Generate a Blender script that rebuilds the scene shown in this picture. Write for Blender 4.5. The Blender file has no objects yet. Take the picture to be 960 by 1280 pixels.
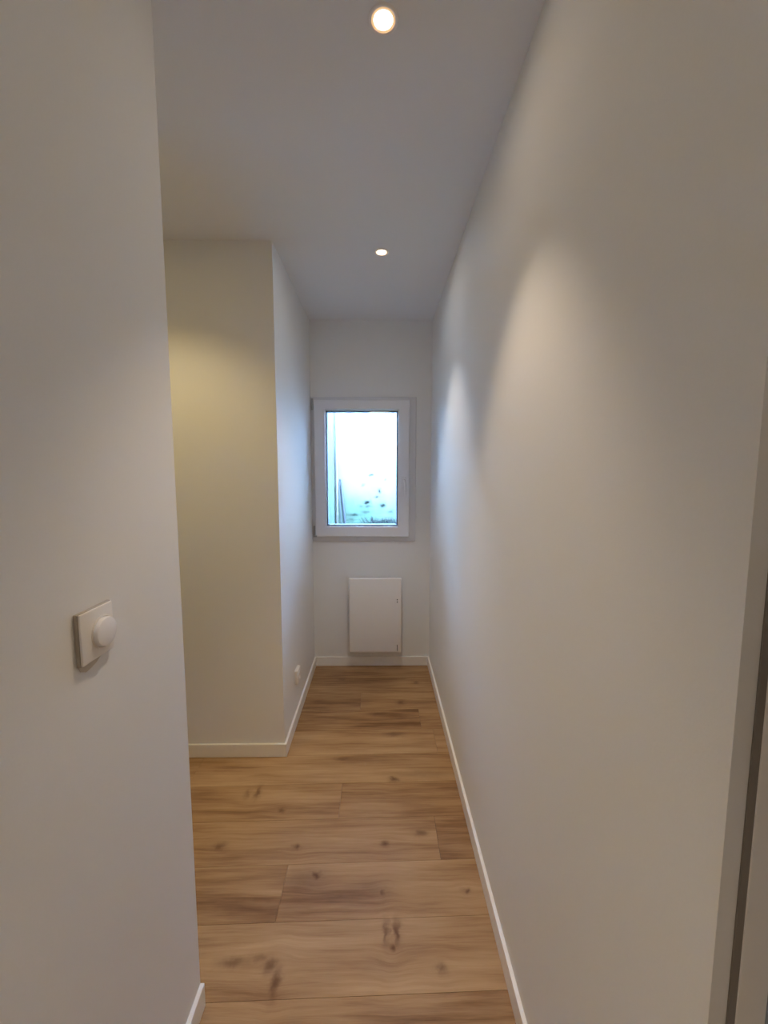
import bpy, bmesh, math, random
from mathutils import Vector, Matrix
random.seed(7)
S = bpy.context.scene
COL = S.collection

# ------------------------------------------------------------------ camera
F_PX, PITCH, YAW = 511.1, 0.09827, 0.01111
HC = 1.454
cam_data = bpy.data.cameras.new('camera')
cam_data.sensor_fit = 'VERTICAL'
cam_data.sensor_height = 36.0
cam_data.lens = 36.0 * F_PX / 1280.0
cam_data.clip_start = 0.02
cam = bpy.data.objects.new('camera', cam_data)
COL.objects.link(cam)
cam.location = (0, 0, HC)
cam.rotation_euler = (math.pi / 2 - PITCH, 0, -YAW)
S.camera = cam

# ------------------------------------------------------------------ world / light / exposure
world = bpy.data.worlds.new('overcast_sky')
S.world = world
world.use_nodes = True
wn = world.node_tree.nodes
wn['Background'].inputs['Color'].default_value = (0.34, 0.55, 1.0, 1)
wn['Background'].inputs['Strength'].default_value = 135.0
S.view_settings.view_transform = 'Standard'
S.view_settings.look = 'None'
S.view_settings.gamma = 1.0
S.view_settings.use_curve_mapping = False
S.view_settings.exposure = 0.42
S.cycles.max_bounces = 10
S.cycles.diffuse_bounces = 7
S.cycles.transparent_max_bounces = 12
S.cycles.sample_clamp_indirect = 20.0

sun_d = bpy.data.lights.new('sun', 'SUN')
sun_d.energy = 3.0
sun_d.color = (0.82, 0.97, 1.0)
sun_d.angle = math.radians(25)
sun = bpy.data.objects.new('sun', sun_d)
COL.objects.link(sun)
sun.rotation_euler = (math.radians(40), 0, math.radians(8))   # from above the house, onto the garden wall

pd = bpy.data.lights.new('window_daylight_portal', 'AREA'); pd.shape = 'RECTANGLE'; pd.size = 0.51; pd.size_y = 0.82
pd.cycles.is_portal = True                     # only guides sampling of the sky, gives off nothing itself
po = bpy.data.objects.new('window_daylight_portal', pd); COL.objects.link(po)
po.location = (-0.125, 3.20, 1.473); po.rotation_euler = (-math.pi / 2, 0, 0)

# geometry of the place (metres)
XR, XL, XLN = 0.3714, -0.4877, -0.4892      # right wall, far left wall, near left wall
YB, YE, YF, YG = 2.961, 1.977, 0.9875, 0.400   # back wall, block face, near wall end, door reveal
ZC = 2.5
XFAR, YBACK = -2.5, -1.9

# ------------------------------------------------------------------ materials
def mat(name, color, rough=0.6, metallic=0.0, bump=0.0, bump_scale=200.0, spec=0.5, emit=None, strength=0.0):
    m = bpy.data.materials.new(name); m.use_nodes = True
    nt = m.node_tree; b = nt.nodes['Principled BSDF']
    b.inputs['Roughness'].default_value = rough
    b.inputs['Metallic'].default_value = metallic
    b.inputs['Specular IOR Level'].default_value = spec
    tc = nt.nodes.new('ShaderNodeTexCoord')
    n = nt.nodes.new('ShaderNodeTexNoise'); n.inputs['Scale'].default_value = bump_scale
    n.inputs['Detail'].default_value = 4
    nt.links.new(tc.outputs['Object'], n.inputs['Vector'])
    mr = nt.nodes.new('ShaderNodeMapRange')
    mr.inputs['To Min'].default_value = 0.985; mr.inputs['To Max'].default_value = 1.015
    nt.links.new(n.outputs['Fac'], mr.inputs['Value'])
    mx = nt.nodes.new('ShaderNodeVectorMath'); mx.operation = 'SCALE'
    mx.inputs[0].default_value = color[:3]
    nt.links.new(mr.outputs['Result'], mx.inputs['Scale'])
    nt.links.new(mx.outputs['Vector'], b.inputs['Base Color'])
    if bump > 0:
        bp = nt.nodes.new('ShaderNodeBump'); bp.inputs['Strength'].default_value = bump
        bp.inputs['Distance'].default_value = 0.001
        nt.links.new(n.outputs['Fac'], bp.inputs['Height'])
        nt.links.new(bp.outputs['Normal'], b.inputs['Normal'])
    if emit:
        b.inputs['Emission Color'].default_value = (*emit, 1)
        b.inputs['Emission Strength'].default_value = strength
    return m

M_WALL = mat('white_wall_paint', (0.80, 0.80, 0.79), 0.75, bump=0.10, bump_scale=260, spec=0.25)
M_CEIL = mat('white_ceiling_paint', (0.80, 0.80, 0.795), 0.85, bump=0.05, bump_scale=200, spec=0.2)
M_TRIM = mat('white_lacquered_trim', (0.86, 0.85, 0.83), 0.32, bump=0.03, bump_scale=60)
M_PVC = mat('white_window_plastic', (0.80, 0.81, 0.84), 0.30)
M_PVC2 = mat('white_frame_plastic', (0.70, 0.71, 0.74), 0.38)
M_HINGE = mat('grey_hinge_metal', (0.42, 0.43, 0.44), 0.35, metallic=0.7)
M_HANDLE = mat('white_handle_enamel', (0.88, 0.88, 0.90), 0.2)
M_HEAT = mat('white_heater_enamel', (0.85, 0.83, 0.80), 0.38, bump=0.02, bump_scale=500)
M_DARK = mat('dark_plastic', (0.03, 0.03, 0.035), 0.4)
M_SEAL = mat('grey_seal_rubber', (0.24, 0.22, 0.20), 0.8)  # dark rubber in the gap beside the door frame
M_SWITCH = mat('white_switch_plastic', (0.82, 0.79, 0.75), 0.28)
M_SWITCHSIDE = mat('shaded_switch_side', (0.42, 0.38, 0.33), 0.5)  # shade on the plate's camera-facing side, put into the colour
M_FILLER = mat('filler_plaster', (0.60, 0.55, 0.49), 0.9, bump=0.3, bump_scale=120)
M_RING = mat('white_lamp_ring', (0.82, 0.80, 0.78), 0.4)
M_AMBER = mat('amber_glow_rim', (0.85, 0.62, 0.38), 0.35, emit=(1.0, 0.62, 0.32), strength=0.5)  # orange glow round the lens, put into colour and emission
M_BULB = mat('lit_lamp_lens', (0.9, 0.9, 0.9), 0.3, emit=(1.0, 0.93, 0.82), strength=7.0)
M_DOOR = mat('blue_grey_door_stop', (0.30, 0.36, 0.44), 0.4)  # blue-grey tone of the strip along the door jamb
M_POST = mat('pale_blue_post_paint', (0.026, 0.047, 0.037), 0.6, bump=0.3, bump_scale=30)
M_PIPE = mat('white_downpipe', (0.085, 0.08, 0.065), 0.5)
M_CABLE = mat('dark_stake', (0.003, 0.005, 0.006), 0.6)
M_CABLE2 = mat('grey_cane', (0.008, 0.012, 0.011), 0.6)
M_GROUND = mat('outdoor_gravel', (0.05, 0.06, 0.05), 0.95, bump=0.8, bump_scale=60)
M_LEAF = mat('weed_leaf', (0.0025, 0.007, 0.006), 0.6)
M_EAVE = mat('exterior_render', (0.55, 0.55, 0.53), 0.9)

M_LIP = mat('grey_outer_lip', (0.09, 0.10, 0.11), 0.6)
def glass_material():
    m = bpy.data.materials.new('window_glass'); m.use_nodes = True
    nt = m.node_tree; nt.nodes.clear()
    out = nt.nodes.new('ShaderNodeOutputMaterial')
    tr = nt.nodes.new('ShaderNodeBsdfTransparent'); tr.inputs['Color'].default_value = (0.93, 0.97, 0.97, 1)
    gl = nt.nodes.new('ShaderNodeBsdfGlossy'); gl.inputs['Roughness'].default_value = 0.01
    fr = nt.nodes.new('ShaderNodeFresnel'); fr.inputs['IOR'].default_value = 1.45
    mx = nt.nodes.new('ShaderNodeMixShader')
    nt.links.new(fr.outputs[0], mx.inputs[0]); nt.links.new(tr.outputs[0], mx.inputs[1])
    nt.links.new(gl.outputs[0], mx.inputs[2]); nt.links.new(mx.outputs[0], out.inputs['Surface'])
    return m
M_GLASS = glass_material()

class NG:
    """tiny helper to write node maths"""
    def __init__(s, nt): s.nt = nt
    def m(s, op, a, b=None, c=None, clamp=False):
        n = s.nt.nodes.new('ShaderNodeMath'); n.operation = op; n.use_clamp = clamp
        for i, v in enumerate((a, b, c)):
            if v is None: continue
            if isinstance(v, (int, float)): n.inputs[i].default_value = v
            else: s.nt.links.new(v, n.inputs[i])
        return n.outputs[0]
    def noise(s, vec, scale, detail=4, rough=0.5, dist=0.0):
        n = s.nt.nodes.new('ShaderNodeTexNoise')
        n.inputs['Scale'].default_value = scale; n.inputs['Detail'].default_value = detail
        n.inputs['Roughness'].default_value = rough; n.inputs['Distortion'].default_value = dist
        s.nt.links.new(vec, n.inputs['Vector']); return n.outputs['Fac']
    def xyz(s, x, y, z):
        n = s.nt.nodes.new('ShaderNodeCombineXYZ')
        for i, v in enumerate((x, y, z)):
            if isinstance(v, (int, float)): n.inputs[i].default_value = v
            else: s.nt.links.new(v, n.inputs[i])
        return n.outputs[0]
    def sep(s, v):
        n = s.nt.nodes.new('ShaderNodeSeparateXYZ'); s.nt.links.new(v, n.inputs[0]); return n.outputs
    def ramp(s, fac, stops):
        n = s.nt.nodes.new('ShaderNodeValToRGB'); s.nt.links.new(fac, n.inputs[0])
        r = n.color_ramp
        while len(r.elements) < len(stops): r.elements.new(0.5)
        for e, (p, c) in zip(r.elements, stops): e.position = p; e.color = (*c, 1)
        return n.outputs[0]
    def mix(s, fac, a, b):
        n = s.nt.nodes.new('ShaderNodeMix'); n.data_type = 'RGBA'
        for i, v in ((0, fac), (6, a), (7, b)):
            if isinstance(v, (int, float)): n.inputs[i].default_value = v
            elif isinstance(v, tuple): n.inputs[i].default_value = (*v, 1)
            else: s.nt.links.new(v, n.inputs[i])
        return n.outputs[2]

# oak knots: x, y, radius x, radius y, strength
KNOTS = [(-.228, 1.346, .016, .016, 1.0), (-.27, 1.335, .075, .035, .45), (.009, 1.282, .010, .012, .8), (-.03, 1.30, .06, .03, .35),
         (.304, 1.284, .012, .010, .9), (.053, 1.160, .012, .034, .95), (.020, 1.160, .009, .034, .8), (.036, 1.115, .010, .010, .9),
         (-.300, 1.035, .012, .034, .9), (-.325, 1.075, .020, .018, .8), (-.36, 1.095, .03, .009, .5), (-.44, 1.085, .040, .012, .7), (.181, 1.062, .012, .014, .7),
         (-.324, 1.462, .013, .012, .9), (-.623, 1.466, .022, .016, .8), (-.555, 1.735, .012, .035, .8), (-.60, 1.725, .012, .025, .5),
         (-.424, 1.634, .013, .012, .7), (.166, 1.517, .026, .016, .8), (.02, 1.472, .014, .014, .9), (.066, 1.808, .018, .018, .9),
         (-.003, 2.335, .065, .018, .75), (.077, 2.140, .055, .018, .65), (.134, 2.457, .022, .024, .8), (-.19, 1.947, .04, .012, .6),
         (.252, 2.703, .02, .02, .6), (-.369, 2.385, .10, .02, .4), (-.27, 2.75, .03, .02, .5), (-.05, 1.93, .16, .02, .3),
         (.22, 1.84, .16, .02, .35), (-.45, 1.245, .12, .022, .35), (.17, 2.29, .1, .016, .35)]
def floor_material():
    m = bpy.data.materials.new('oak_laminate'); m.use_nodes = True
    nt = m.node_tree; b = nt.nodes['Principled BSDF']; g = NG(nt)
    geo = nt.nodes.new('ShaderNodeNewGeometry')
    P = geo.outputs['Position']; x, y, z = g.sep(P)[:3]
    at = nt.nodes.new('ShaderNodeAttribute'); at.attribute_name = 'plank'; pv = at.outputs['Fac']
    shift = g.m('MULTIPLY', pv, 37.0)
    # knots and the way the grain flows round them
    mask = None; warp = None
    w1 = g.noise(P, 38, 2); w2 = g.noise(g.xyz(y, x, 3.3), 38, 2)
    wx = g.m('MULTIPLY', g.m('SUBTRACT', w1, 0.5), 0.035); wy = g.m('MULTIPLY', g.m('SUBTRACT', w2, 0.5), 0.022)
    xx = g.m('ADD', x, wx); yy = g.m('ADD', y, wy)
    for kx, ky, rx, ry, s in KNOTS:
        dx = g.m('MULTIPLY', g.m('SUBTRACT', xx, kx), 1 / rx)
        dy = g.m('MULTIPLY', g.m('SUBTRACT', yy, ky), 1 / ry)
        d2 = g.m('MULTIPLY_ADD', dx, dx, g.m('MULTIPLY', dy, dy))
        e = g.m('MULTIPLY', g.m('EXPONENT', g.m('MULTIPLY', d2, -0.9)), s)
        mask = e if mask is None else g.m('MAXIMUM', mask, e)
        wfall = g.m('EXPONENT', g.m('MULTIPLY', g.m('MULTIPLY_ADD', g.m('MULTIPLY', dx, 0.30), g.m('MULTIPLY', dx, 0.30), g.m('MULTIPLY', g.m('MULTIPLY', dy, dy), 0.09)), -1.0))
        wv = g.m('MULTIPLY', g.m('MULTIPLY', dy, wfall), s * 0.014)
        warp = wv if warp is None else g.m('ADD', warp, wv)
    ygr = g.m('SUBTRACT', y, g.m('MULTIPLY', warp, 0.35))
    big = g.noise(g.xyz(g.m('ADD', g.m('MULTIPLY', x, 1.3), shift), g.m('MULTIPLY', ygr, 9.0), shift), 1.6, 3, 0.5, 0.2)
    grain = g.noise(g.xyz(g.m('ADD', g.m('MULTIPLY', x, 1.6), shift), g.m('MULTIPLY', ygr, 34.0), shift), 2.0, 6, 0.62, 0.25)
    fine = g.noise(g.xyz(g.m('MULTIPLY', x, 7.0), g.m('MULTIPLY', ygr, 160.0), shift), 2.2, 3, 0.6)
    v = g.m('ADD', g.m('MULTIPLY', big, 0.50), g.m('ADD', g.m('MULTIPLY', grain, 0.40), g.m('MULTIPLY', fine, 0.10)))
    v = g.m('ADD', v, g.m('MULTIPLY', g.m('SUBTRACT', pv, 0.5), 0.13))
    col = g.ramp(v, [(0.34, (0.165, 0.083, 0.035)), (0.44, (0.290, 0.160, 0.072)), (0.53, (0.392, 0.235, 0.113)), (0.68, (0.500, 0.325, 0.170))])
    col = g.mix(g.m('MULTIPLY', mask, 0.85, clamp=True), col, (0.095, 0.040, 0.020))
    nt.links.new(col, b.inputs['Base Color'])
    rr = nt.nodes.new('ShaderNodeMapRange'); rr.inputs['To Min'].default_value = 0.42; rr.inputs['To Max'].default_value = 0.60
    nt.links.new(grain, rr.inputs['Value']); nt.links.new(rr.outputs[0], b.inputs['Roughness'])
    b.inputs['Specular IOR Level'].default_value = 0.22
    bp = nt.nodes.new('ShaderNodeBump'); bp.inputs['Strength'].default_value = 0.25; bp.inputs['Distance'].default_value = 0.0006
    nt.links.new(fine, bp.inputs['Height']); nt.links.new(bp.outputs['Normal'], b.inputs['Normal'])
    return m

def garden_wall_material():
    m = bpy.data.materials.new('stained_garden_render'); m.use_nodes = True
    nt = m.node_tree; b = nt.nodes['Principled BSDF']; g = NG(nt)
    geo = nt.nodes.new('ShaderNodeNewGeometry')
    P = geo.outputs['Position']; x, y, z = g.sep(P)[:3]
    low = g.noise(P, 3.2, 5, 0.6, 0.3)
    h = g.m('ADD', g.m('MULTIPLY', g.m('SUBTRACT', 1.42, z), 1.9), g.m('MULTIPLY', g.m('SUBTRACT', low, 0.5), 1.6))
    algae = g.m('MULTIPLY', h, 1.0, clamp=True)          # dirt splash rising from the soil
    bounce_band = g.m('MULTIPLY', g.m('ADD', g.m('SUBTRACT', z, 1.55), g.m('MULTIPLY', g.m('SUBTRACT', low, 0.5), 0.5)), 3.0, clamp=True)   # brighter band added to throw more daylight through the window
    col = g.mix(bounce_band, (0.105, 0.098, 0.076), (0.27, 0.275, 0.275))
    col = g.mix(algae, col, (0.046, 0.078, 0.050))
    wx = g.m('MULTIPLY', g.m('SUBTRACT', g.noise(P, 30, 2), 0.5), 0.05)
    xx = g.m('ADD', x, wx); zz = g.m('ADD', z, wx)
    msk = None
    for kx, kz, rx, rz, s in [(-.086, 1.418, .020, .013, .9), (.002, 1.25, .016, .022, .8), (-.129, 1.132, .026, .014, 1.0), (.034, 1.10, .030, .018, .8),
                              (-.17, 1.317, .014, .016, .5), (-.028, 1.191, .020, .010, .7), (-.2, 1.09, .02, .01, .5), (-.12, 1.09, .03, .012, .5),
                              (.06, 1.37, .012, .012, .45), (-.14, 1.03, .04, .012, .5), (-.17, 1.52, .01, .02, .3), (.12, 1.03, .03, .02, .5),
                              (-.27, 1.0, .05, .012, .7), (-.30, .95, .03, .012, .6)]:
        dx = g.m('MULTIPLY', g.m('SUBTRACT', xx, kx), 0.92 / rx); dz = g.m('MULTIPLY', g.m('SUBTRACT', zz, kz), 0.92 / rz)
        e = g.m('MULTIPLY', g.m('EXPONENT', g.m('MULTIPLY', g.m('MULTIPLY_ADD', dx, dx, g.m('MULTIPLY', dz, dz)), -1.0)), s)
        msk = e if msk is None else g.m('MAXIMUM', msk, e)
    col = g.mix(g.m('MULTIPLY', msk, 1.25, clamp=True), col, (0.002, 0.004, 0.003))
    nt.links.new(col, b.inputs['Base Color'])
    b.inputs['Roughness'].default_value = 0.95; b.inputs['Specular IOR Level'].default_value = 0.1
    return m

# ------------------------------------------------------------------ mesh helpers
def add_box(bm, x0, x1, y0, y1, z0, z1, bevel=0.0, seg=2):
    r = bmesh.ops.create_cube(bm, size=1.0)
    for v in r['verts']:
        v.co = Vector(((x0 + x1) / 2 + v.co.x * (x1 - x0), (y0 + y1) / 2 + v.co.y * (y1 - y0), (z0 + z1) / 2 + v.co.z * (z1 - z0)))
    if bevel > 0:
        es = list({e for v in r['verts'] for e in v.link_edges})
        bmesh.ops.bevel(bm, geom=es, offset=bevel, segments=seg, profile=0.5, affect='EDGES')

def box(*a, **k):
    bm = bmesh.new(); add_box(bm, *a, **k); return bm

def add_lathe(bm, prof, M=Matrix(), n=40):
    """prof: list of (r, h); axis = local z, placed with M"""
    rings = []
    for r, h in prof:
        if r < 1e-6: rings.append([bm.verts.new(M @ Vector((0, 0, h)))])
        else: rings.append([bm.verts.new(M @ Vector((r * math.cos(2 * math.pi * i / n), r * math.sin(2 * math.pi * i / n), h))) for i in range(n)])
    for A, B in zip(rings, rings[1:]):
        for i in range(n):
            j = (i + 1) % n
            if len(A) == 1 and len(B) == 1: continue
            if len(A) == 1: bm.faces.new((A[0], B[j], B[i]))
            elif len(B) == 1: bm.faces.new((A[i], A[j], B[0]))
            else: bm.faces.new((A[i], A[j], B[j], B[i]))
    bmesh.ops.recalc_face_normals(bm, faces=bm.faces)

def lathe(prof, M=Matrix(), n=40):
    bm = bmesh.new(); add_lathe(bm, prof, M, n); return bm

def add_tube(bm, pts, r, n=10):
    pts = [Vector(p) for p in pts]; rings = []
    for i, p in enumerate(pts):
        t = (pts[min(i + 1, len(pts) - 1)] - pts[max(i - 1, 0)]).normalized()
        a = t.orthogonal().normalized() if i == 0 else (a - t * a.dot(t)).normalized()
        bb = t.cross(a)
        rr = r if isinstance(r, (int, float)) else r[i]
        rings.append([bm.verts.new(p + (a * math.cos(2 * math.pi * k / n) + bb * math.sin(2 * math.pi * k / n)) * rr) for k in range(n)])
    for A, B in zip(rings, rings[1:]):
        for k in range(n): bm.faces.new((A[k], A[(k + 1) % n], B[(k + 1) % n], B[k]))
    bm.faces.new(rings[0][::-1]); bm.faces.new(rings[-1])
    bmesh.ops.recalc_face_normals(bm, faces=bm.faces)

def frame(bm, x0, x1, z0, z1, w, y0, y1, bevel=0.004):
    """rectangular ring with one continuous inner and outer edge; w = (left, right, bottom, top) widths"""
    if not isinstance(w, tuple): w = (w,) * 4
    i = (x0 + w[0], x1 - w[1], z0 + w[2], z1 - w[3])
    out = [(x0, z0), (x1, z0), (x1, z1), (x0, z1)]; inn = [(i[0], i[2]), (i[1], i[2]), (i[1], i[3]), (i[0], i[3])]
    V = {}
    for k, y in enumerate((y0, y1)):
        for q, L in (('o', out), ('i', inn)):
            V[k, q] = [bm.verts.new((p[0], y, p[1])) for p in L]
    edges = []
    for j in range(4):
        l = (j + 1) % 4
        bm.faces.new((V[0, 'o'][j], V[0, 'o'][l], V[0, 'i'][l], V[0, 'i'][j]))
        bm.faces.new((V[1, 'o'][l], V[1, 'o'][j], V[1, 'i'][j], V[1, 'i'][l]))
        bm.faces.new((V[0, 'o'][l], V[0, 'o'][j], V[1, 'o'][j], V[1, 'o'][l]))
        bm.faces.new((V[0, 'i'][j], V[0, 'i'][l], V[1, 'i'][l], V[1, 'i'][j]))
    bmesh.ops.recalc_face_normals(bm, faces=bm.faces)
    if bevel:
        es = [e for e in bm.edges if abs(e.verts[0].co.y - e.verts[1].co.y) < 1e-6 and abs(e.verts[0].co.y - y0) < 1e-6
              and not (e.verts[0] in V[0, 'o'] and e.verts[1] in V[0, 'i']) and not (e.verts[0] in V[0, 'i'] and e.verts[1] in V[0, 'o'])]
        bmesh.ops.bevel(bm, geom=es, offset=bevel, segments=3, profile=0.5, affect='EDGES')

def obj(name, bm, m, parent=None, smooth=False, loc=None):
    me = bpy.data.meshes.new(name); bm.to_mesh(me); bm.free()
    me.materials.append(m)
    if smooth:
        for p in me.polygons: p.use_smooth = True
    o = bpy.data.objects.new(name, me); COL.objects.link(o)
    if smooth:
        for e in me.edges: pass
        me.set_sharp_from_angle(angle=math.radians(35))
    if parent is not None:
        o.parent = parent
        o.matrix_parent_inverse = parent.matrix_basis.inverted()
    return o

def struct(name, bm, m, parent=None, **k):
    o = obj(name, bm, m, parent, **k)
    if parent is None: o['kind'] = 'structure'
    return o

def tag(o, label, cat, group=None, kind=None):
    o['label'] = label; o['category'] = cat
    if group: o['group'] = group
    if kind: o['kind'] = kind
    return o

def thing(name, loc, label, cat, group=None):
    o = bpy.data.objects.new(name, None); o.empty_display_size = 0.05
    COL.objects.link(o); o.location = loc
    return tag(o, label, cat, group)

# ------------------------------------------------------------------ structure
WT = 0.30                                   # outer wall thickness
# floor: one mesh of planks, rows run across the corridor, turned about 1.3 degrees
def floor_mesh():
    bm = bmesh.new(); lay = bm.faces.layers.float.new('plank')
    SL, W, Y0 = 0.0225, 0.1965, 1.003
    joints = {-1: 0.5, 0: -1.0 + .1, 1: -0.340, 2: 0.230, 3: -0.175, 4: 0.395, 5: 0.302, 6: 0.238, 7: -0.120, 8: 0.45, 9: -0.7}
    L = 1.29; gap = 0.0011
    for k in range(-15, 11):
        j0 = joints.get(k, random.uniform(-0.6, 0.6))
        xs = [XFAR - 0.1] + [j0 + n * L for n in range(-3, 3) if XFAR < j0 + n * L < 2.1] + [2.2]
        for a, b in zip(xs, xs[1:]):
            y0 = Y0 + W * k; y1 = y0 + W
            a2, b2 = a + gap / 2, b - gap / 2
            c = [(a2, y0 + SL * a2 + gap / 2), (b2, y0 + SL * b2 + gap / 2), (b2, y1 + SL * b2 - gap / 2), (a2, y1 + SL * a2 - gap / 2)]
            top = [bm.verts.new((p[0], p[1], 0)) for p in c]
            bot = [bm.verts.new((p[0], p[1], -0.012)) for p in c]
            r = {(1, False): 0.25, (2, True): 0.30, (0, True): 0.93, (1, True): 0.80, (2, False): 0.62, (-1, False): 0.45}.get((k, (a + b) / 2 > j0), random.random())
            fs = [bm.faces.new(top)] + [bm.faces.new((top[q], bot[q], bot[(q + 1) % 4], top[(q + 1) % 4])) for q in range(4)]
            for f in fs: f[lay] = r
    bmesh.ops.recalc_face_normals(bm, faces=bm.faces)
    return bm
M_FLOOR = floor_material()
fl = struct('floor', floor_mesh(), M_FLOOR)
struct('floor_underlay', box(XFAR - .1, 2.2, YBACK - .1, YB + .1, -0.10, -0.0121), mat('dark_underlay', (0.05, 0.03, 0.02), 0.9), fl)
struct('ceiling', box(XFAR - .1, 2.2, YBACK - .1, YB + WT, ZC, ZC + 0.12), M_CEIL)

# back wall with window opening
WX0, WX1, WZ0, WZ1 = -0.4877, 0.262, 0.948, 1.980
bm = bmesh.new()
add_box(bm, XFAR - .1, WX0, YB, YB + WT, -0.1, ZC)
add_box(bm, WX1, 2.2, YB, YB + WT, -0.1, ZC)
add_box(bm, WX0, WX1, YB, YB + WT, -0.1, WZ0)
add_box(bm, WX0, WX1, YB, YB + WT, WZ1, ZC)
struct('wall_back', bm, M_WALL)
struct('wall_right', box(XR, XR + 0.10, YG, YB, 0, ZC), M_WALL)
struct('wall_left', box(XLN - 0.10, XLN, YBACK, YF, 0, ZC), M_WALL)
struct('wall_center', box(XFAR, XL, YE, YB, 0, ZC), M_WALL)
struct('wall_outer', box(XFAR - .1, XFAR, YBACK, YB, 0, ZC), M_WALL)
struct('wall_front', box(XLN - .10, 2.2, YBACK - .1, YBACK, 0, ZC), M_WALL)
struct('wall_side', box(XFAR, XLN - .10, YF - .35, YF - .25, 0, ZC), M_WALL)
# the room beyond the doorway on the right
bm = bmesh.new()
add_box(bm, 2.1, 2.2, YBACK, YB, 0, ZC)
add_box(bm, XR + 0.10, 2.1, 1.2, 1.3, 0, ZC)
struct('wall_east', bm, M_WALL)
struct('wall_lintel', box(XR, XR + 0.10, -0.55, YG, 2.08, ZC), M_WALL)
struct('wall_near_right', box(XR, XR + 0.10, YBACK, -0.55, 0, ZC), M_WALL)

# doorway on the right: frame with seal, leaf standing open into the next room
bm = bmesh.new()
add_box(bm, XR + 0.0277, XR + 0.100, YG - 0.004, YG - 0.0005, 0, 2.08, 0.001)
add_box(bm, XR + 0.0277, XR + 0.100, -0.549, -0.528, 0, 2.08, 0.003)
add_box(bm, XR + 0.034, XR + 0.100, -0.528, YG - 0.004, 2.05, 2.079, 0.003)
d = struct('door_1', bm, M_TRIM)
struct('door_seal', box(XR + 0.0195, XR + 0.0275, YG - 0.003, YG - 0.0005, 0, 2.08), M_SEAL, d)
bm = box(XR + 0.060, XR + 0.100, YG - 0.012, YG - 0.0042, 0.01, 2.04, 0.001)
struct('door_stop', bm, M_DOOR, d)

# baseboards, 70 mm high, with an eased top edge
BT, BH = 0.012, 0.070
def board(x0, x1, y0, y1): 
    bm = bmesh.new(); add_box(bm, x0, x1, y0, y1, 0.0005, BH, 0.0022, 2); return bm
struct('baseboard_right', board(XR - BT, XR, YG + .001, YB), M_TRIM)
struct('baseboard_back', board(XL + BT, XR - BT, YB - BT, YB), M_TRIM)
struct('baseboard_left', board(XL, XL + BT, YE - BT, YB), M_TRIM)
struct('baseboard_center', board(XFAR, XL, YE - BT, YE), M_TRIM)
struct('baseboard_near_left', board(XLN, XLN + BT, YBACK, YF), M_TRIM)

# ------------------------------------------------------------------ window
w = struct('window_1', box(WX0, WX1, YB + 0.12, YB + 0.16, WZ0, WZ0 + .02), M_PVC2)
w_frame = bmesh.new(); frame(w_frame, -0.4870, 0.262, 0.949, 1.979, (0.045, 0.062, 0.045, 0.045), YB - 0.012, YB + 0.06)
struct('window_frame', w_frame, M_PVC2, w)
bm = bmesh.new(); frame(bm, -0.462, 0.214, 0.985, 1.955, (0.076, 0.078, 0.072, 0.066), YB - 0.034, YB + 0.05, 0.006)
sash = struct('window_sash', bm, M_PVC, w)
bm = bmesh.new(); frame(bm, -0.386, 0.136, 1.057, 1.889, 0.004, YB - 0.024, YB + 0.02, 0.003)
struct('glazing_bead', bm, M_PVC, sash)
bm = bmesh.new(); frame(bm, -0.388, 0.138, 1.055, 1.891, 0.015, YB + 0.0085, YB + 0.05, 0.003)
struct('outer_lip', bm, M_LIP, sash)
struct('window_pane', box(-0.382, 0.132, YB + 0.002, YB + 0.006, 1.061, 1.885), M_GLASS, w)
bm = bmesh.new()
add_tube(bm, [(-0.472, YB - 0.022, 1.885), (-0.472, YB - 0.022, 1.965)], 0.0075, 14)
add_tube(bm, [(-0.472, YB - 0.022, 1.900), (-0.472, YB - 0.022, 1.906)], 0.009, 14)
struct('hinge', bm, M_HINGE, w, smooth=True)
bm = bmesh.new()
add_tube(bm, [(-0.472, YB - 0.022, 0.995), (-0.472, YB - 0.022, 1.065)], 0.0075, 14)
add_box(bm, -0.475, -0.450, YB - 0.044, YB - 0.030, 0.985, 0.996, 0.002)
struct('hinge', bm, M_HINGE, w, smooth=True)
# handle: rose on the sash, neck, lever hanging down
bm = bmesh.new(); add_box(bm, 0.158, 0.190, YB - 0.046, YB - 0.034, 1.345, 1.415, 0.005, 3)
hn = struct('window_handle', bm, M_HANDLE, w, smooth=True)
bm = bmesh.new()
add_tube(bm, [(0.174, YB - 0.040, 1.396), (0.174, YB - 0.066, 1.396), (0.175, YB - 0.074, 1.386), (0.178, YB - 0.077, 1.36), (0.181, YB - 0.077, 1.31), (0.182, YB - 0.075, 1.275)],
         [0.008, 0.008, 0.0095, 0.010, 0.009, 0.007], 16)
struct('lever', bm, M_HANDLE, hn, smooth=True)
# outside sill and outer reveal
struct('window_sill', box(WX0 - .01, WX1 + .01, YB + 0.16, YB + WT + 0.03, WZ0 - .03, WZ0 + 0.015, 0.004), M_PVC2, w)

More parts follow.
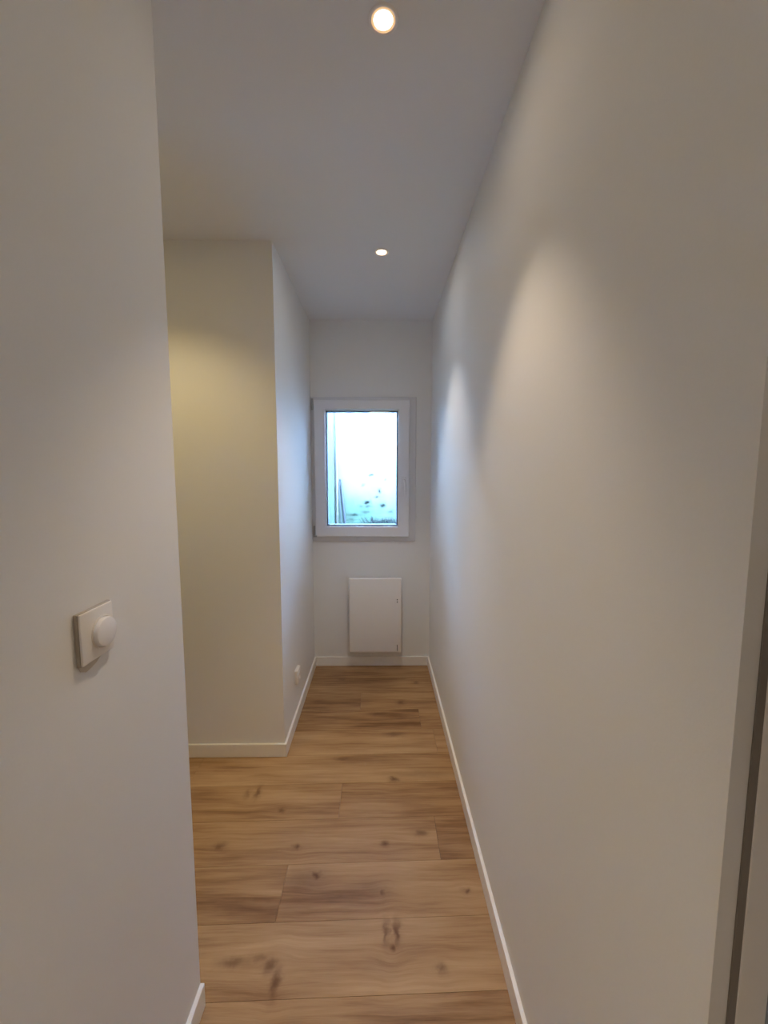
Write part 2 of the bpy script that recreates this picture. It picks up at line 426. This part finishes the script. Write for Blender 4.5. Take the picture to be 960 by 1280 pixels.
# ------------------------------------------------------------------ lamps
def downlight(x, y, label, energy=10.0, color=(1.0, 0.88, 0.72), size=1.30):
    t = thing('ceiling_downlight', (x, y, ZC), label, 'ceiling light', 'downlights in the corridor ceiling')
    T = Matrix.Translation((x, y, ZC))
    ring = [(0.0290, -0.0000), (0.0280, -0.0022), (0.0295, -0.0030), (0.0320, -0.0032), (0.0345, -0.0022), (0.0360, -0.0002)]
    tr = obj('trim_ring', lathe(ring, T, 56), M_RING, t, smooth=True)
    obj('glow_rim', lathe([(0.0222, -0.0010), (0.0226, -0.0022), (0.0262, -0.0027), (0.0290, -0.0010)], T, 48), M_AMBER, tr, smooth=True)
    obj('lens', lathe([(0.0222, -0.0008), (0.0218, -0.0018), (0.016, -0.0022), (0, -0.0023)], T, 48), M_BULB, t, smooth=True)
    ld = bpy.data.lights.new('lamp_beam', 'SPOT'); ld.energy = energy; ld.color = color
    ld.spot_size = size; ld.spot_blend = 0.6; ld.shadow_soft_size = 0.024
    l = bpy.data.objects.new('lamp_beam', ld); COL.objects.link(l); l.location = (x, y, ZC - 0.012)
    l.parent = t; l.matrix_parent_inverse = t.matrix_basis.inverted()
    # the wide, weak spill of the same lamp
    ad = bpy.data.lights.new('lamp_spill', 'AREA'); ad.shape = 'DISK'; ad.size = 0.05; ad.energy = energy * SPILL; ad.color = color
    a = bpy.data.objects.new('lamp_spill', ad); COL.objects.link(a); a.location = (x, y, ZC - 0.010)
    a.parent = t; a.matrix_parent_inverse = t.matrix_basis.inverted()
    return t
SPILL = 0.025
WARM = (1.0, 0.795, 0.58)
downlight(0.010, 1.058, 'lit round ceiling downlight nearest the viewer, at the top edge of the photo', 21.0, WARM)
downlight(0.0115, 2.069, 'smaller-looking lit round downlight further down the corridor, nearer the window', 21.0, (1.0, 0.92, 0.84))
downlight(0.010, -0.45, 'added unseen round downlight behind the viewer, filling the near walls', 21.0, WARM)  # out of view, added as front fill
downlight(-1.0, 1.40, 'lit round downlight in the side passage behind the left wall', 17.0, (1.0, 0.76, 0.34), 2.1)
t = thing('unseen_ceiling_lamp', (0.0, -1.2, ZC), 'added unseen round ceiling lamp behind the viewer, for ambient fill', 'ceiling light')  # out of view, added to raise the ambient light on the walls
obj('lamp_shade', lathe([(0.16, 0), (0.16, -0.03), (0.13, -0.055), (0, -0.065)], Matrix.Translation((0.0, -1.2, ZC)), 40), mat('lit_fill_shade', (.8, .8, .8), .5, emit=(1, .84, .68), strength=5.0), t, smooth=True)
t = thing('unseen_ceiling_lamp', (1.25, -0.2, ZC), 'round ceiling lamp lighting the room beyond the right doorway', 'ceiling light')
obj('lamp_shade', lathe([(0.15, 0), (0.15, -0.03), (0.12, -0.055), (0, -0.065)], Matrix.Translation((1.25, -0.2, ZC)), 40), mat('lit_lamp_shade', (.8, .8, .8), .5, emit=(1, .82, .62), strength=3.0), t, smooth=True)

# ------------------------------------------------------------------ wall heater
HX0, HX1, HZ0, HZ1, HY = -0.219, 0.157, 0.138, 0.690, YB - 0.085
t = thing('wall_heater', (-0.03, YB, 0.138), 'flat white electric panel heater hung low on the end wall under the window', 'heater')
bm = bmesh.new(); add_box(bm, HX0, HX1, HY, HY + 0.022, HZ0, HZ1, 0.005, 3)
fp = obj('front_panel', bm, M_HEAT, t, smooth=True)
bm = bmesh.new(); add_box(bm, HX0 + 0.010, HX1 - 0.010, HY + 0.022, YB - 0.020, HZ0 + 0.012, HZ1 - 0.012, 0.004)
obj('rear_casing', bm, M_PVC2, t)
bm = bmesh.new()
for i in range(14): add_box(bm, HX0 + 0.05 + i * 0.02, HX0 + 0.062 + i * 0.02, HY + 0.030, HY + 0.045, HZ1 - 0.0125, HZ1 - 0.0105)
obj('outlet_grille', bm, M_DARK, t)
for z in (0.25, 0.58):
    obj('wall_bracket', box(HX0 + .06, HX1 - .06, YB - 0.020, YB - 0.0005, z - .015, z + .015), M_HINGE, t)
for z in (0.534, 0.517):
    obj('indicator', lathe([(0.0042, 0.0), (0.0042, 0.0015), (0.003, 0.0022), (0, 0.0022)], Matrix.Translation((0.128, HY, z)) @ Matrix.Rotation(math.pi / 2, 4, 'X'), 16), M_DARK, fp)
bm = box(0.126, 0.1305, HY - 0.0015, HY + 0.002, 0.150, 0.196, 0.0005)
obj('power_switch', bm, M_DARK, fp)

# ------------------------------------------------------------------ socket on the far left wall
t = thing('wall_socket', (XL, 2.285, 0.28), 'small white wall socket low on the left wall near the heater', 'socket')
bm = bmesh.new(); add_box(bm, XL, XL + 0.020, 2.243, 2.323, 0.237, 0.317, 0.0035, 3)
obj('cover_plate', bm, M_SWITCH, t, smooth=True)
bm = lathe([(0.0, 0.0202), (0.019, 0.0202), (0.0205, 0.0225), (0.023, 0.0230), (0.0245, 0.0198)], Matrix.Translation((XL, 2.283, 0.277)) @ Matrix.Rotation(math.pi / 2, 4, 'Y'), 32)
sw = obj('socket_well', bm, M_SWITCH, t, smooth=True)
for dy in (-0.0095, 0.0095):
    obj('pin_hole', lathe([(0.0026, 0.0190), (0.0026, 0.0208), (0, 0.0208)], Matrix.Translation((XL, 2.283 + dy, 0.277)) @ Matrix.Rotation(math.pi / 2, 4, 'Y'), 12), M_DARK, sw)

# ------------------------------------------------------------------ rotary switch on the near left wall
SY, SZ = 0.678, 1.181
t = thing('light_switch', (XLN, SY, SZ), 'square white light switch with a round knob on the near left wall', 'switch')
bm = bmesh.new(); add_box(bm, XLN + 0.0005, XLN + 0.0065, SY - 0.041, SY + 0.041, SZ - 0.043, SZ + 0.045, 0.001)
obj('shaded_side', bm, M_SWITCHSIDE, t)
bm = bmesh.new(); add_box(bm, XLN + 0.0065, XLN + 0.0105, SY - 0.040, SY + 0.040, SZ - 0.042, SZ + 0.044, 0.0018, 3)
obj('cover_plate', bm, M_SWITCH, t, smooth=True)
KM = Matrix.Translation((XLN, SY + 0.0115, SZ - 0.002)) @ Matrix.Rotation(math.pi / 2, 4, 'Y')
obj('knob_collar', lathe([(0.0285, 0.0102), (0.0285, 0.0116), (0.0268, 0.0122), (0.0256, 0.011)], KM, 48), M_SWITCH, t, smooth=True)
obj('knob', lathe([(0.0255, 0.0102), (0.0255, 0.0158), (0.0245, 0.0182), (0.0210, 0.0194), (0.0, 0.0198)], KM, 48), M_HANDLE, t, smooth=True)
# unpainted filler patch left under the plate
bm = bmesh.new()
pts = [(-.038, .0), (-.034, -.010), (-.022, -.016), (-.010, -.014), (.004, -.010), (.014, -.004), (.024, .002), (.030, .012), (.030, .02), (-.038, .02)]
vs = [bm.verts.new((XLN + 0.0004, SY + a, SZ - 0.043 + b)) for a, b in pts]; f = bm.faces.new(vs)
r = bmesh.ops.extrude_face_region(bm, geom=[f])
for v in [v for v in r['geom'] if isinstance(v, bmesh.types.BMVert)]: v.co.x += 0.0012
bmesh.ops.recalc_face_normals(bm, faces=bm.faces)
obj('filler_patch', bm, M_FILLER, t)

# ------------------------------------------------------------------ outside the window
GZ = 0.80
g = struct('ground', box(-4, 4, YB + WT, 4.3, GZ - .2, GZ), M_GROUND)
struct('wall_garden', box(-4, 4, 4.3, 4.5, 0.6, 3.0), garden_wall_material())
t = tag(obj('post', box(-0.575, -0.468, 4.20, 4.285, GZ, 2.9, 0.006), M_POST), 'pale blue square post outside the window in front of the garden wall', 'post')
bm = bmesh.new(); add_tube(bm, [(-0.4445, 4.272, GZ), (-0.4445, 4.272, 2.85)], 0.014, 16)
for z in (1.0, 1.9, 2.6): add_tube(bm, [(-0.4445, 4.272, z), (-0.4445, 4.272, z + .03)], 0.018, 16)
tag(obj('downpipe', bm, M_PIPE, smooth=True), 'thin white vertical pipe on the garden wall beside the pale blue post', 'pipe')
bm = bmesh.new(); add_tube(bm, [(-0.352, 4.256, GZ + .001), (-0.372, 4.262, 1.0), (-0.392, 4.268, 1.2), (-0.405, 4.274, 1.33), (-0.408, 4.278, 1.375)], [.015, .015, .014, .013, .012], 10)
tag(obj('garden_stake', bm, M_CABLE, smooth=True), 'dark thin stake leaning on the garden wall outside the window', 'stake')
bm = bmesh.new(); add_tube(bm, [(-0.383, 4.205, GZ + .001), (-0.398, 4.21, .98), (-0.412, 4.215, 1.17), (-0.413, 4.222, 1.31), (-0.407, 4.23, 1.36)], .005, 8)
tag(obj('garden_cane', bm, M_CABLE2, smooth=True), 'thin grey bent cane standing beside the dark leaning stake outside', 'cane')
# weeds at the foot of the garden wall
bm = bmesh.new()
for i in range(900):
    x = random.uniform(-0.36, 0.6); y = random.uniform(4.0, 4.13)
    hgt = random.uniform(0.05, 0.17) * (1.30 if x > -0.1 else 0.85)
    a = random.uniform(0, 6.28); lean = random.uniform(0.1, 0.8) * hgt; wd = random.uniform(.003, .008)
    p0 = Vector((x, y, GZ)); p2 = p0 + Vector((math.cos(a) * lean, math.sin(a) * lean * .3, hgt)); p1 = (p0 + p2) / 2 + Vector((0, 0, hgt * .12))
    sd = Vector((-math.sin(a), math.cos(a), 0)) * wd
    v = [bm.verts.new(q) for q in (p0 - sd * .4, p0 + sd * .4, p1 + sd, p2, p1 - sd)]
    bm.faces.new(v)
tag(obj('weeds', bm, M_LEAF), 'low green weeds growing along the foot of the garden wall', 'weeds', kind='stuff')
